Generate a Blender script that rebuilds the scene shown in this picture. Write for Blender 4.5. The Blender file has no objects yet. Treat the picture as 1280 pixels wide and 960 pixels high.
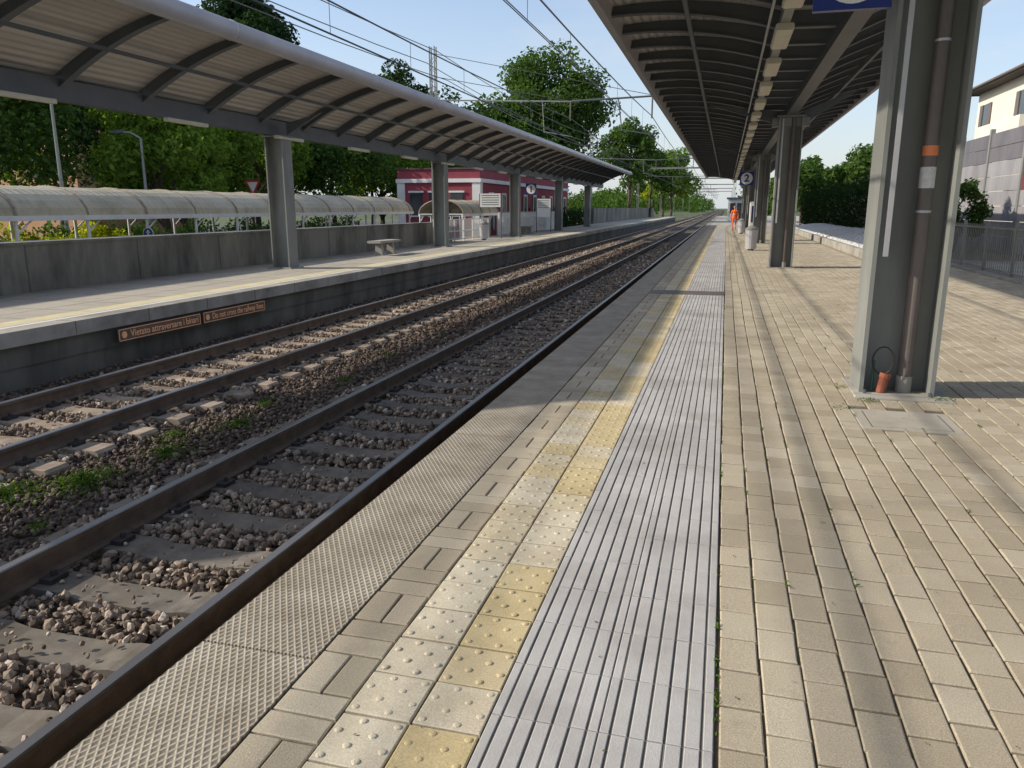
import bpy, math, random
import numpy as np
from mathutils import Vector, Matrix
random.seed(7); rng=np.random.default_rng(7)
scene=bpy.context.scene
# ------------------------------------------------------------------ materials
def new_mat(name):
    m=bpy.data.materials.new(name); m.use_nodes=True
    nt=m.node_tree; b=nt.nodes['Principled BSDF']
    return m,nt,b
def ramp(nt,stops,interp='LINEAR'):
    r=nt.nodes.new('ShaderNodeValToRGB'); r.color_ramp.interpolation=interp
    e=r.color_ramp.elements
    while len(e)<len(stops): e.new(0.5)
    for i,(p,c) in enumerate(stops):
        e[i].position=p; e[i].color=(c[0],c[1],c[2],1)
    return r
def coords(nt,scale=(1,1,1)):
    tc=nt.nodes.new('ShaderNodeTexCoord'); mp=nt.nodes.new('ShaderNodeMapping')
    mp.inputs['Scale'].default_value=scale
    nt.links.new(tc.outputs['Object'],mp.inputs['Vector']); return mp.outputs['Vector']
def noise(nt,vec,scale,detail=4,rough=0.6):
    n=nt.nodes.new('ShaderNodeTexNoise'); n.inputs['Scale'].default_value=scale
    n.inputs['Detail'].default_value=detail; n.inputs['Roughness'].default_value=rough
    nt.links.new(vec,n.inputs['Vector']); return n.outputs['Fac']
def mixc(nt,fac,a,b,mode='MIX'):
    m=nt.nodes.new('ShaderNodeMix'); m.data_type='RGBA'; m.blend_type=mode
    for s,v in ((0,fac),(6,a),(7,b)):
        if isinstance(v,bpy.types.NodeSocket): nt.links.new(v,m.inputs[s])
        else: m.inputs[s].default_value = v if s==0 else (v[0],v[1],v[2],1)
    return m.outputs[2]
def mth(nt,op,a,b=None,c=None):
    m=nt.nodes.new('ShaderNodeMath'); m.operation=op
    for i,v in enumerate((a,b,c)):
        if v is None: continue
        if isinstance(v,bpy.types.NodeSocket): nt.links.new(v,m.inputs[i])
        else: m.inputs[i].default_value=v
    return m.outputs[0]
def bump(nt,b,h,strength=0.4,dist=0.01):
    bp=nt.nodes.new('ShaderNodeBump'); bp.inputs['Strength'].default_value=strength
    bp.inputs['Distance'].default_value=dist
    nt.links.new(h,bp.inputs['Height']); nt.links.new(bp.outputs['Normal'],b.inputs['Normal'])
def surf(name,c1,c2,scale=3,rough=0.8,metal=0,bscale=60,bstr=0.3,bdist=0.004,island=0.0,stretch=(1,1,1),dirt=None,dirtscale=0.7):
    m,nt,b=new_mat(name); v=coords(nt,stretch)
    f=noise(nt,v,scale,6,0.65)
    r=ramp(nt,[(0.3,c1),(0.7,c2)]); nt.links.new(f,r.inputs[0]); col=r.outputs[0]
    if dirt:
        f2=noise(nt,v,dirtscale,5,0.7); r2=ramp(nt,[(0.45,(0,0,0)),(0.7,(1,1,1))]); nt.links.new(f2,r2.inputs[0])
        col=mixc(nt,r2.outputs[0],col,dirt)
    if island>0:
        g=nt.nodes.new('ShaderNodeNewGeometry')
        k=mth(nt,'MULTIPLY_ADD',g.outputs['Random Per Island'],2*island,1-island)
        cc=nt.nodes.new('ShaderNodeCombineColor')
        for i in range(3): nt.links.new(k,cc.inputs[i])
        col=mixc(nt,1.0,col,cc.outputs[0],'MULTIPLY')
    nt.links.new(col,b.inputs['Base Color'])
    b.inputs['Roughness'].default_value=rough; b.inputs['Metallic'].default_value=metal
    if bstr>0: bump(nt,b,noise(nt,v,bscale,4,0.7),bstr,bdist)
    return m
M={}
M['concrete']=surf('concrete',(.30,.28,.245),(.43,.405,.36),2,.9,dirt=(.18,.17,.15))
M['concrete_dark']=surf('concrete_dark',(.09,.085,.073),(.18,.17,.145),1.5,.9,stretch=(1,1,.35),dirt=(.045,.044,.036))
M['wall_conc']=surf('wall_conc',(.17,.155,.125),(.30,.28,.235),1.2,.92,stretch=(1,1,.3),dirt=(.055,.052,.043))
M['joint']=surf('joint',(.10,.078,.05),(.18,.145,.10),8,.95,dirt=(.075,.08,.035),dirtscale=2.5)
M['steel']=surf('steel',(.20,.21,.20),(.27,.275,.255),1.5,.5,bscale=15,bstr=.08,stretch=(1,1,.3),dirt=(.15,.15,.135))
M['steel_dark']=surf('steel_dark',(.08,.088,.10),(.11,.12,.13),1.5,.5,bstr=.05)
M['steel_light']=surf('steel_light',(.42,.41,.42),(.5,.49,.5),1.0,.42,metal=.2,bstr=.05,stretch=(1,.3,1))
M['fascia']=surf('fascia',(.38,.355,.37),(.48,.455,.465),.8,.4,metal=.1,bstr=.05)
M['white']=surf('white_paint',(.66,.65,.62),(.80,.79,.76),1,.6,bstr=.05)
M['rail']=surf('rail_rust',(.085,.06,.043),(.18,.125,.09),6,.85,bscale=80)
M['railtop']=surf('rail_head',(.20,.185,.17),(.34,.32,.30),3,.32,metal=.75,bstr=.05,stretch=(1,.1,1))
M['sleeper']=surf('sleeper',(.095,.083,.068),(.20,.175,.145),7,.95,island=.15,dirt=(.11,.085,.06),dirtscale=1.7)
M['sleeper_tan']=surf('sleeper_tan',(.26,.20,.145),(.44,.35,.27),5,.95,island=.2,dirt=(.18,.13,.095),dirtscale=1.7)
M['clip']=surf('clip',(.02,.018,.016),(.05,.04,.035),8,.8)
M['black']=surf('black_rubber',(.012,.012,.013),(.03,.03,.03),8,.6)
M['blue']=surf('sign_blue',(.008,.022,.16),(.012,.03,.2),2,.35,bstr=0)
M['navy']=surf('sign_navy',(.01,.018,.06),(.015,.022,.08),2,.35,bstr=0)
M['red']=surf('sign_red',(.5,.02,.02),(.6,.03,.03),2,.4,bstr=0)
M['rustred']=surf('rust_red_fitting',(.22,.06,.03),(.32,.10,.05),9,.7)
M['orange']=surf('orange_cloth',(.9,.14,.02),(1,.2,.03),9,.8,bstr=0)
M['orangepaint']=surf('orange_paint',(.70,.20,.07),(.8,.27,.1),9,.6,bstr=0)
M['pipe']=surf('pipe_brown',(.11,.09,.08),(.15,.125,.115),3,.55,bstr=.05)
M['paper']=surf('paper',(.45,.45,.45),(.7,.7,.69),25,.7,bstr=0)
M['skin']=surf('skin',(.45,.26,.18),(.5,.3,.2),5,.6,bstr=0)
M['hair']=surf('hair',(.02,.014,.01),(.03,.02,.015),30,.7,bstr=0)
M['redwall']=surf('red_plaster',(.26,.04,.06),(.34,.06,.08),1,.85,dirt=(.22,.05,.065))
M['darkroof']=surf('dark_roof',(.06,.045,.04),(.10,.08,.07),3,.8)
M['cream']=surf('cream_plaster',(.60,.565,.48),(.70,.665,.58),.6,.9)
M['ochre']=surf('ochre_plaster',(.5,.27,.13),(.58,.33,.18),.6,.9)
M['glass']=surf('window_glass',(.02,.025,.03),(.05,.06,.07),1,.12,bstr=0)
M['barrier']=surf('barrier_grey',(.22,.215,.23),(.33,.32,.33),1,.7,stretch=(1,1,.4),dirt=(.17,.16,.17))
M['barrier_dark']=surf('barrier_dark',(.10,.095,.11),(.17,.16,.17),1,.7,stretch=(1,1,.4))
M['barrier_red']=surf('barrier_red',(.13,.035,.045),(.17,.05,.055),1,.7)
M['vault']=surf('vault_poly',(.44,.37,.24),(.57,.49,.34),.8,.45,bstr=.1,dirt=(.31,.26,.16))
M['whitestone']=surf('white_gravel',(.5,.5,.48),(.8,.79,.76),30,.9,bscale=25,bstr=1,bdist=.03)
M['bark']=surf('bark',(.045,.035,.025),(.11,.085,.06),9,.95,bstr=.6,bdist=.02)
M['wire']=surf('wire',(.05,.05,.05),(.08,.08,.08),3,.5,bstr=0)
M['lampbox']=surf('lamp_box',(.5,.46,.36),(.62,.58,.46),3,.4,bstr=0)
M['asphalt']=surf('asphalt',(.045,.045,.046),(.075,.074,.072),3,.9)
M['platformtop']=surf('platform_slab',(.36,.325,.27),(.50,.455,.38),.7,.9,dirt=(.26,.235,.195))
M['yellowstrip']=surf('yellow_strip',(.56,.48,.27),(.68,.60,.38),2,.85,dirt=(.45,.41,.32),dirtscale=1.5)
M['signbrown']=surf('sign_plate',(.15,.085,.055),(.21,.12,.08),8,.8)
M['signbeige']=surf('sign_beige',(.25,.2,.15),(.34,.27,.2),8,.8)
M['signtext']=surf('sign_text',(.95,.48,.25),(1,.58,.33),8,.7,bstr=0)
M['deck']=surf('deck_sheet',(.42,.395,.375),(.54,.51,.485),1,.55,stretch=(1,.2,1))
M['greentarp']=surf('green_paint',(.02,.07,.04),(.03,.09,.05),2,.6)
M['litter']=surf('dry_leaves',(.06,.04,.02),(.22,.16,.08),6,.9,bstr=0,island=.4)
def corrug(m,axis='X',scale=8):
    nt=m.node_tree; b=nt.nodes['Principled BSDF']; w=nt.nodes.new('ShaderNodeTexWave')
    w.bands_direction=axis; w.inputs['Scale'].default_value=scale
    tc=nt.nodes.new('ShaderNodeTexCoord'); nt.links.new(tc.outputs['Object'],w.inputs['Vector'])
    bump(nt,b,w.outputs['Fac'],1.0,.03)
corrug(M['deck'],'X',2.2); corrug(M['vault'],'Y',1.2)

def paver_mat():
    m,nt,b=new_mat('pavers'); v=coords(nt)
    g=nt.nodes.new('ShaderNodeNewGeometry')
    r=ramp(nt,[(0,(.40,.345,.255)),(.35,(.45,.39,.295)),(.7,(.485,.425,.325)),(1,(.53,.475,.375))]); nt.links.new(g.outputs['Random Per Island'],r.inputs[0])
    f=noise(nt,v,.55,5,.65); rr=ramp(nt,[(.32,(.80,.77,.74)),(.62,(1.05,1.035,1.0))]); nt.links.new(f,rr.inputs[0])
    c=mixc(nt,1,r.outputs[0],rr.outputs[0],'MULTIPLY')
    f=noise(nt,v,170,3,.8); rr=ramp(nt,[(.3,(.62,.62,.62)),(.7,(1.2,1.2,1.2))]); nt.links.new(f,rr.inputs[0])
    c=mixc(nt,1,c,rr.outputs[0],'MULTIPLY')
    f=noise(nt,v,3.5,6,.75); rr=ramp(nt,[(.55,(0,0,0)),(.72,(.5,.5,.5))]); nt.links.new(f,rr.inputs[0])
    c=mixc(nt,rr.outputs[0],c,(.25,.205,.155))
    f=noise(nt,v,7,5,.8); rr=ramp(nt,[(.62,(0,0,0)),(.75,(.3,.3,.3))]); nt.links.new(f,rr.inputs[0])
    c=mixc(nt,rr.outputs[0],c,(.57,.54,.47))
    vo=nt.nodes.new('ShaderNodeTexVoronoi'); vo.inputs['Scale'].default_value=2.3; nt.links.new(v,vo.inputs['Vector'])
    rr=ramp(nt,[(.03,(1,1,1)),(.045,(0,0,0))]); nt.links.new(vo.outputs['Distance'],rr.inputs[0])
    c=mixc(nt,mth(nt,'MULTIPLY',rr.outputs[0],.5),c,(.14,.13,.12))
    nt.links.new(c,b.inputs['Base Color']); b.inputs['Roughness'].default_value=.85
    bump(nt,b,noise(nt,v,130,4,.8),.55,.004); return m
M['paver']=paver_mat()
def tactile_mat():
    m,nt,b=new_mat('tactile_bulb'); v=coords(nt)
    s=nt.nodes.new('ShaderNodeVectorMath'); s.operation='ADD'; s.inputs[1].default_value=(1.11+.235*40,10,1); nt.links.new(v,s.inputs[0])
    s2=nt.nodes.new('ShaderNodeVectorMath'); s2.operation='DIVIDE'; s2.inputs[1].default_value=(.235,.235,50); nt.links.new(s.outputs[0],s2.inputs[0])
    s3=nt.nodes.new('ShaderNodeVectorMath'); s3.operation='FLOOR'; nt.links.new(s2.outputs[0],s3.inputs[0])
    w=nt.nodes.new('ShaderNodeTexWhiteNoise'); w.noise_dimensions='3D'; nt.links.new(s3.outputs[0],w.inputs['Vector'])
    sx=nt.nodes.new('ShaderNodeSeparateXYZ'); nt.links.new(s3.outputs[0],sx.inputs[0])
    bias=mth(nt,'MULTIPLY',mth(nt,'SUBTRACT',sx.outputs[0],40.5),.22)
    f=noise(nt,s3.outputs[0],.31,1,.5)
    val=mth(nt,'ADD',mth(nt,'ADD',mth(nt,'MULTIPLY',w.outputs['Value'],.5),bias),mth(nt,'MULTIPLY',f,.5))
    r=ramp(nt,[(.0,(.60,.54,.42)),(.36,(.62,.555,.42)),(.46,(.61,.53,.37)),(.54,(.58,.48,.28)),(1,(.57,.455,.24))]); nt.links.new(val,r.inputs[0])
    f=noise(nt,v,2.2,6,.7); rr=ramp(nt,[(.35,(.80,.77,.73)),(.62,(1.05,1.05,1.05))]); nt.links.new(f,rr.inputs[0])
    c=mixc(nt,1,r.outputs[0],rr.outputs[0],'MULTIPLY')
    f=noise(nt,v,130,3,.8); rr=ramp(nt,[(.3,(.72,.72,.72)),(.7,(1.15,1.15,1.15))]); nt.links.new(f,rr.inputs[0])
    c=mixc(nt,1,c,rr.outputs[0],'MULTIPLY')
    nt.links.new(c,b.inputs['Base Color']); b.inputs['Roughness'].default_value=.85
    bump(nt,b,noise(nt,v,110,4,.8),.45,.004); return m
M['tactile']=tactile_mat()
M['groove']=surf('tactile_grey',(.40,.385,.375),(.50,.485,.47),1.6,.85,island=.06,bscale=120,bstr=.4,dirt=(.32,.30,.28),dirtscale=1.3)
M['groove_low']=surf('tactile_groove',(.13,.12,.105),(.20,.185,.165),8,.9)
def plate_mat():
    m,nt,b=new_mat('tread_plate'); v=coords(nt)
    s=nt.nodes.new('ShaderNodeSeparateXYZ'); nt.links.new(v,s.inputs[0])
    a=mth(nt,'MULTIPLY',mth(nt,'ADD',s.outputs[0],mth(nt,'MULTIPLY',s.outputs[1],.62)),210)
    c=mth(nt,'MULTIPLY',mth(nt,'SUBTRACT',s.outputs[0],mth(nt,'MULTIPLY',s.outputs[1],.62)),210)
    sa=mth(nt,'POWER',mth(nt,'ABSOLUTE',mth(nt,'SINE',mth(nt,'MULTIPLY',a,.5))),5)
    sc=mth(nt,'POWER',mth(nt,'ABSOLUTE',mth(nt,'SINE',mth(nt,'MULTIPLY',c,.5))),5)
    h=mth(nt,'MAXIMUM',sa,sc)
    r=ramp(nt,[(.1,(.20,.172,.13)),(.8,(.44,.395,.32))]); nt.links.new(h,r.inputs[0])
    f=noise(nt,v,3,6,.75); rr=ramp(nt,[(.35,(.68,.64,.58)),(.65,(1.07,1.06,1.05))]); nt.links.new(f,rr.inputs[0])
    nt.links.new(mixc(nt,1,r.outputs[0],rr.outputs[0],'MULTIPLY'),b.inputs['Base Color'])
    b.inputs['Roughness'].default_value=.75; bump(nt,b,h,.6,.005); return m
M['plate']=plate_mat()
def ballast_mat(name,cols):
    m,nt,b=new_mat(name); g=nt.nodes.new('ShaderNodeNewGeometry'); v=coords(nt)
    r=ramp(nt,cols); nt.links.new(g.outputs['Random Per Island'],r.inputs[0])
    f=noise(nt,v,50,3,.7); rr=ramp(nt,[(.3,(.65,.65,.65)),(.7,(1.15,1.15,1.15))]); nt.links.new(f,rr.inputs[0])
    nt.links.new(mixc(nt,1,r.outputs[0],rr.outputs[0],'MULTIPLY'),b.inputs['Base Color'])
    b.inputs['Roughness'].default_value=.9; return m
M['stone']=ballast_mat('ballast_stone',[(0,(.11,.08,.058)),(.3,(.20,.15,.11)),(.6,(.29,.225,.17)),(.85,(.38,.28,.20)),(1,(.58,.51,.43))])
M['stonetan']=ballast_mat('ballast_tan',[(0,(.13,.09,.062)),(.4,(.23,.165,.12)),(.75,(.33,.25,.185)),(1,(.50,.43,.35))])
M['stonebrown']=ballast_mat('ballast_brown',[(0,(.05,.032,.023)),(.4,(.10,.066,.047)),(.75,(.15,.105,.075)),(1,(.27,.21,.16))])
def bed_mat():
    m,nt,b=new_mat('ballast_bed'); v=coords(nt)
    vo=nt.nodes.new('ShaderNodeTexVoronoi'); vo.inputs['Scale'].default_value=17; nt.links.new(v,vo.inputs['Vector'])
    r=ramp(nt,[(0,(.045,.033,.025)),(.5,(.11,.085,.065)),(1,(.23,.185,.14))]); nt.links.new(vo.outputs['Color'],r.inputs[0])
    f=noise(nt,v,.6,4,.6); rr=ramp(nt,[(.4,(.6,.52,.45)),(.6,(1.05,1.05,1.05))]); nt.links.new(f,rr.inputs[0])
    nt.links.new(mixc(nt,1,r.outputs[0],rr.outputs[0],'MULTIPLY'),b.inputs['Base Color'])
    b.inputs['Roughness'].default_value=.95; bump(nt,b,vo.outputs['Distance'],1,.05); return m
M['bed']=bed_mat()
def ground_mat():
    m,nt,b=new_mat('ground_earth_grass'); v=coords(nt)
    f=noise(nt,v,.08,8,.7); r=ramp(nt,[(.35,(.05,.08,.022)),(.55,(.08,.10,.035)),(.7,(.15,.125,.08))]); nt.links.new(f,r.inputs[0])
    nt.links.new(r.outputs[0],b.inputs['Base Color']); b.inputs['Roughness'].default_value=1
    bump(nt,b,noise(nt,v,5,5,.7),.6,.1); return m
M['ground']=ground_mat()
def leaf_mat(name,c1,c2,c3,tr=.35):
    m=bpy.data.materials.new(name); m.use_nodes=True; nt=m.node_tree; nt.nodes.clear()
    out=nt.nodes.new('ShaderNodeOutputMaterial'); g=nt.nodes.new('ShaderNodeNewGeometry'); v=coords(nt)
    f=noise(nt,v,.45,3,.6)
    k=mth(nt,'ADD',mth(nt,'MULTIPLY',g.outputs['Random Per Island'],.5),mth(nt,'MULTIPLY',f,.55))
    r=ramp(nt,[(.2,c1),(.5,c2),(.85,c3)]); nt.links.new(k,r.inputs[0])
    d=nt.nodes.new('ShaderNodeBsdfDiffuse'); t=nt.nodes.new('ShaderNodeBsdfTranslucent')
    nt.links.new(r.outputs[0],d.inputs[0])
    c=mixc(nt,1,r.outputs[0],(1.6,1.6,.6),'MULTIPLY'); nt.links.new(c,t.inputs[0])
    mx=nt.nodes.new('ShaderNodeMixShader'); mx.inputs[0].default_value=tr
    nt.links.new(d.outputs[0],mx.inputs[1]); nt.links.new(t.outputs[0],mx.inputs[2])
    nt.links.new(mx.outputs[0],out.inputs[0]); return m
M['leaf_bright']=leaf_mat('leaf_bright',(.07,.125,.022),(.125,.205,.038),(.20,.29,.065),.42)
M['leaf_mid']=leaf_mat('leaf_mid',(.035,.07,.02),(.065,.12,.032),(.105,.17,.048),.35)
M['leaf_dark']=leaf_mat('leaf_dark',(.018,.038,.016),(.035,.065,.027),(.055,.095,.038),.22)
M['leaf_ivy']=leaf_mat('leaf_ivy',(.012,.028,.012),(.022,.045,.018),(.04,.07,.026),.15)
M['leaf_yellow']=leaf_mat('leaf_yellow',(.18,.22,.02),(.30,.34,.03),(.42,.44,.05),.4)
M['weed']=leaf_mat('weed',(.04,.08,.014),(.07,.13,.022),(.12,.19,.04),.3)

# ------------------------------------------------------------------ mesh helpers
class MB:
    def __init__(s): s.v=[]; s.f=[]; s.m=[]; s.mats=[]
    def mi(s,mat):
        if mat not in s.mats: s.mats.append(mat)
        return s.mats.index(mat)
    def add(s,vs,fs,mat):
        o=len(s.v); s.v+= [tuple(p) for p in vs]; k=s.mi(mat)
        for f in fs: s.f.append(tuple(o+i for i in f)); s.m.append(k)
    def box(s,x0,x1,y0,y1,z0,z1,mat,c=0):
        if c>0:
            pr=[(x0+c,z0),(x1-c,z0),(x1,z0+c),(x1,z1-c),(x1-c,z1),(x0+c,z1),(x0,z1-c),(x0,z0+c)]
            s.ext_y(pr,y0,y1,mat); return
        vs=[(x0,y0,z0),(x1,y0,z0),(x1,y1,z0),(x0,y1,z0),(x0,y0,z1),(x1,y0,z1),(x1,y1,z1),(x0,y1,z1)]
        s.add(vs,[(0,3,2,1),(4,5,6,7),(0,1,5,4),(1,2,6,5),(2,3,7,6),(3,0,4,7)],mat)
    def ext_y(s,pr,y0,y1,mat,special=None):
        n=len(pr); vs=[(x,y0,z) for x,z in pr]+[(x,y1,z) for x,z in pr]
        fs=[(i,i+n,(i+1)%n+n,(i+1)%n) for i in range(n)]
        if special:
            o=len(s.v); s.v+=vs
            for i,f in enumerate(fs):
                s.f.append(tuple(o+j for j in f)); s.m.append(s.mi(special.get(i,mat)))
            s.f.append(tuple(o+j for j in range(n))); s.m.append(s.mi(mat))
            s.f.append(tuple(o+n+j for j in reversed(range(n)))); s.m.append(s.mi(mat))
        else:
            s.add(vs,fs+[tuple(range(n)),tuple(n+j for j in reversed(range(n)))],mat)
    def tube(s,p0,p1,r0,r1,mat,n=8,caps=True):
        p0=Vector(p0);p1=Vector(p1); d=(p1-p0); 
        if d.length<1e-6: return
        d.normalize(); a=d.orthogonal().normalized(); b=d.cross(a)
        vs=[]
        for p,r in((p0,r0),(p1,r1)):
            for i in range(n):
                t=2*math.pi*i/n; vs.append(p+a*math.cos(t)*r+b*math.sin(t)*r)
        fs=[(i,(i+1)%n,(i+1)%n+n,i+n) for i in range(n)]
        if caps: fs+= [tuple(reversed(range(n))),tuple(n+i for i in range(n))]
        s.add(vs,fs,mat)
    def path(s,pts,r,mat,n=6):
        for a,b in zip(pts[:-1],pts[1:]): s.tube(a,b,r,r,mat,n)
    def disc_y(s,cx,y,cz,r,mat,n=24,th=.01):
        s.tube((cx,y,cz),(cx,y+th,cz),r,r,mat,n)
    def obj(s,name,parent=None,smooth=False,loc=(0,0,0)):
        me=bpy.data.meshes.new(name); me.from_pydata(s.v,[],s.f); 
        for m in s.mats: me.materials.append(M[m])
        me.polygons.foreach_set('material_index',s.m)
        me.polygons.foreach_set('use_smooth',[len(f)==4 and smooth for f in s.f])
        me.update(); o=bpy.data.objects.new(name,me); scene.collection.objects.link(o)
        o.location=loc
        if parent: o.parent=parent
        return o
def np_obj(name,V,F,mat,parent=None):
    me=bpy.data.meshes.new(name); nv=len(V); nf,k=F.shape
    me.vertices.add(nv); me.vertices.foreach_set('co',V.astype(np.float32).ravel())
    me.loops.add(nf*k); me.loops.foreach_set('vertex_index',F.astype(np.int32).ravel())
    me.polygons.add(nf); me.polygons.foreach_set('loop_start',np.arange(0,nf*k,k,dtype=np.int32))
    me.materials.append(M[mat])
    me.update(calc_edges=True)
    me.polygons.foreach_set('use_smooth',np.zeros(nf,dtype=bool))
    me.validate()
    o=bpy.data.objects.new(name,me); scene.collection.objects.link(o)
    if parent: o.parent=parent
    return o
def empty(name,loc=(0,0,0)):
    e=bpy.data.objects.new(name,None); e.location=loc; e.empty_display_size=.2; scene.collection.objects.link(e); return e
def text(body,size,mat,parent,mtx,name='lettering',off=.004):
    c=bpy.data.curves.new(name,'FONT'); c.body=body; c.size=size; c.extrude=.002; c.offset=off*size/.13; c.align_x='CENTER'; c.align_y='CENTER'
    c.materials.append(M[mat]); o=bpy.data.objects.new(name,c); scene.collection.objects.link(o)
    o.parent=parent; o.matrix_local=mtx; return o

# ------------------------------------------------------------------ ground + beds
b=MB(); b.add([(-2500,-600,-1.05),(2500,-600,-1.05),(2500,3500,-1.05),(-2500,3500,-1.05)],[(0,1,2,3)],'ground'); b.obj('ground')
b=MB(); b.ext_y([(-9.2,-1.04),(-1.7,-1.04),(-1.7,-.8),(-4.6,-.79),(-5.3,-.83),(-5.9,-.79),(-9.2,-.8)],-6,900,'bed'); b.obj('track_bed')
b=MB(); b.add([(-70,-20,-1.02),(-13.35,-20,-1.02),(-13.35,140,-1.02),(-70,140,-1.02)],[(0,1,2,3)],'asphalt'); b.obj('road')

rp=[(-.075,0),(.075,0),(.075,.012),(.012,.03),(.01,.125),(.036,.135),(.036,.165),(.028,.172),(-.028,.172),(-.036,.165),(-.036,.135),(-.01,.125),(-.012,.03),(-.075,.012)]
ZB=-.722
def track(name,cx,sl):
    e=empty(name)
    b=MB()
    for sx in (-.75,.75):
        b.ext_y([(cx+sx+x,ZB+z) for x,z in rp],-5,900,'rail',{7:'railtop',6:'railtop',8:'railtop'})
    b.obj('rails',e)
    b=MB(); c=MB(); y=-3.0
    while y<260:
        w=.13
        pr=[(cx-1.25,-1.0),(cx+1.25,-1.0),(cx+1.25,ZB-.03),(cx+1.22,ZB-.004),(cx+.45,ZB-.004),(cx+.3,ZB-.03),(cx-.3,ZB-.03),(cx-.45,ZB-.004),(cx-1.22,ZB-.004),(cx-1.25,ZB-.03)]
        b.ext_y(pr,y-w,y+w,sl)
        if y<60:
            for sx in (-.75,.75):
                for k in (-1,1):
                    c.box(cx+sx+k*.13-.045,cx+sx+k*.13+.045,y-.07,y+.07,ZB-.006,ZB+.03,'clip')
                    c.tube((cx+sx+k*.13,y,ZB+.02),(cx+sx+k*.13,y,ZB+.065),.018,.018,'clip',6)
        y+=.6
    b.obj('sleepers',e); c.obj('rail_clips',e)
track('railway_track',-3.40,'sleeper'); track('railway_track',-7.05,'sleeper_tan')

def icosa():
    t=(1+5**.5)/2
    v=np.array([(-1,t,0),(1,t,0),(-1,-t,0),(1,-t,0),(0,-1,t),(0,1,t),(0,-1,-t),(0,1,-t),(t,0,-1),(t,0,1),(-t,0,-1),(-t,0,1)],float)
    v/=np.linalg.norm(v[0])
    f=np.array([(0,11,5),(0,5,1),(0,1,7),(0,7,10),(0,10,11),(1,5,9),(5,11,4),(11,10,2),(10,7,6),(7,1,8),(3,9,4),(3,4,2),(3,2,6),(3,6,8),(3,8,9),(4,9,5),(2,4,11),(6,2,10),(8,6,7),(9,8,1)])
    return v,f
def rotm(n):
    q=rng.normal(size=(n,4)); q/=np.linalg.norm(q,axis=1)[:,None]; w,x,y,z=q.T
    return np.stack([1-2*(y*y+z*z),2*(x*y-z*w),2*(x*z+y*w),2*(x*y+z*w),1-2*(x*x+z*z),2*(y*z-x*w),2*(x*z-y*w),2*(y*z+x*w),1-2*(x*x+y*y)],1).reshape(n,3,3)
def stones(name,P,R,mat):
    v,f=icosa(); n=len(P)
    vv=v[None]*(1+rng.uniform(-.3,.3,(n,12,1)))*rng.uniform(.6,1.2,(n,1,3))
    vv=np.einsum('nij,nkj->nki',rotm(n),vv)*R[:,None,None]+P[:,None,:]
    F=(f[None]+np.arange(n)[:,None,None]*12).reshape(-1,3)
    return np_obj(name,vv.reshape(-1,3),F,mat)
def scatter(x0,x1,y0,y1,dens):
    n=int((x1-x0)*(y1-y0)*dens); return rng.uniform(x0,x1,n),rng.uniform(y0,y1,n)
def inview(x,y):
    u=.9649*x+.2627*y; w=-.2627*x+.9649*y
    return u>-.72*w-2.2
for (x0,x1,cx,mt) in ((-4.65,-1.85,-3.4,'stone'),(-8.5,-5.9,-7.05,'stonetan')):
    allP=[];allR=[]
    for (y0,y1,d,r0,r1) in ((0,6,720,.016,.036),(6,14,440,.02,.037),(14,30,150,.032,.052),(30,55,50,.05,.075)):
        x,y=scatter(x0,x1,y0,y1,d*(1 if x1>-2 else .8))
        k=inview(x,y); fy=np.abs(((y+3.0+.3)%.6)-.3)
        ons=(fy<.135)&(np.abs(x-cx)<1.27)
        k&=~(ons&(rng.random(len(x))>.09))
        r=rng.uniform(r0,r1,len(x))
        k&=~((np.abs(np.abs(x-cx)-.75)<.075+r))
        z=np.where(ons,-.712,-.79+rng.uniform(0,.065,len(x)))
        P=np.stack([x,y,z],1)[k]; allP.append(P); allR.append(r[k]*np.where(ons[k],.55,1))
    stones('ballast_gravel',np.concatenate(allP),np.concatenate(allR),mt)
allP=[];allR=[]
for (y0,y1,d,r0,r1) in ((0,12,480,.012,.032),(12,30,150,.028,.045),(30,55,50,.05,.07)):
    for (xa,xb,q) in ((-6.0,-4.45,1),(-8.97,-8.35,.7)):
        x,y=scatter(xa,xb,y0,y1,d*q); k=inview(x,y); r=rng.uniform(r0,r1,len(x))
        z=-.80+rng.uniform(-.005,.035,len(x)); allP.append(np.stack([x,y,z],1)[k]); allR.append(r[k])
stones('brown_gravel',np.concatenate(allP),np.concatenate(allR),'stonebrown')

def leaves(centers,normals,size,asp=.55,jit=.9):
    n=len(centers); nn=normals+rng.normal(size=(n,3))*jit; nn/=np.linalg.norm(nn,axis=1)[:,None]+1e-9
    t=np.cross(nn,rng.normal(size=(n,3))); t/=np.linalg.norm(t,axis=1)[:,None]+1e-9; bb=np.cross(nn,t)
    s=size*rng.uniform(.6,1.25,(n,1)); 
    V=np.stack([centers-t*s,centers-bb*s*asp+nn*s*.15,centers+t*s,centers+bb*s*asp+nn*s*.15],1)
    F=np.arange(n*4).reshape(n,4); return V.reshape(-1,3),F
C=[];
for (x,y,r,n) in ((-5.35,5.2,.38,700),(-5.75,4.75,.45,700),(-5.2,6.1,.3,300),(-5.15,7.2,.3,200),(-5.35,8.1,.22,100),(-5.0,9.5,.25,90),(-5.3,11.5,.3,60),(-4.9,4.3,.15,60),(-5.2,14,.3,50),(-5.5,6.6,.3,120)):
    a=rng.uniform(0,6.28,n); rr=r*np.abs(rng.normal(0,.5,n)); C.append(np.stack([x+rr*np.cos(a),y+rr*np.sin(a)*1.3,-.77+np.abs(rng.normal(0,.05,n))*np.clip(1-rr/r,.1,1)],1))
C=np.concatenate(C); V,F=leaves(C,np.tile([0,0,.6],(len(C),1)),.024,.35,.8); np_obj('weeds',V,F,'weed')

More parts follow.
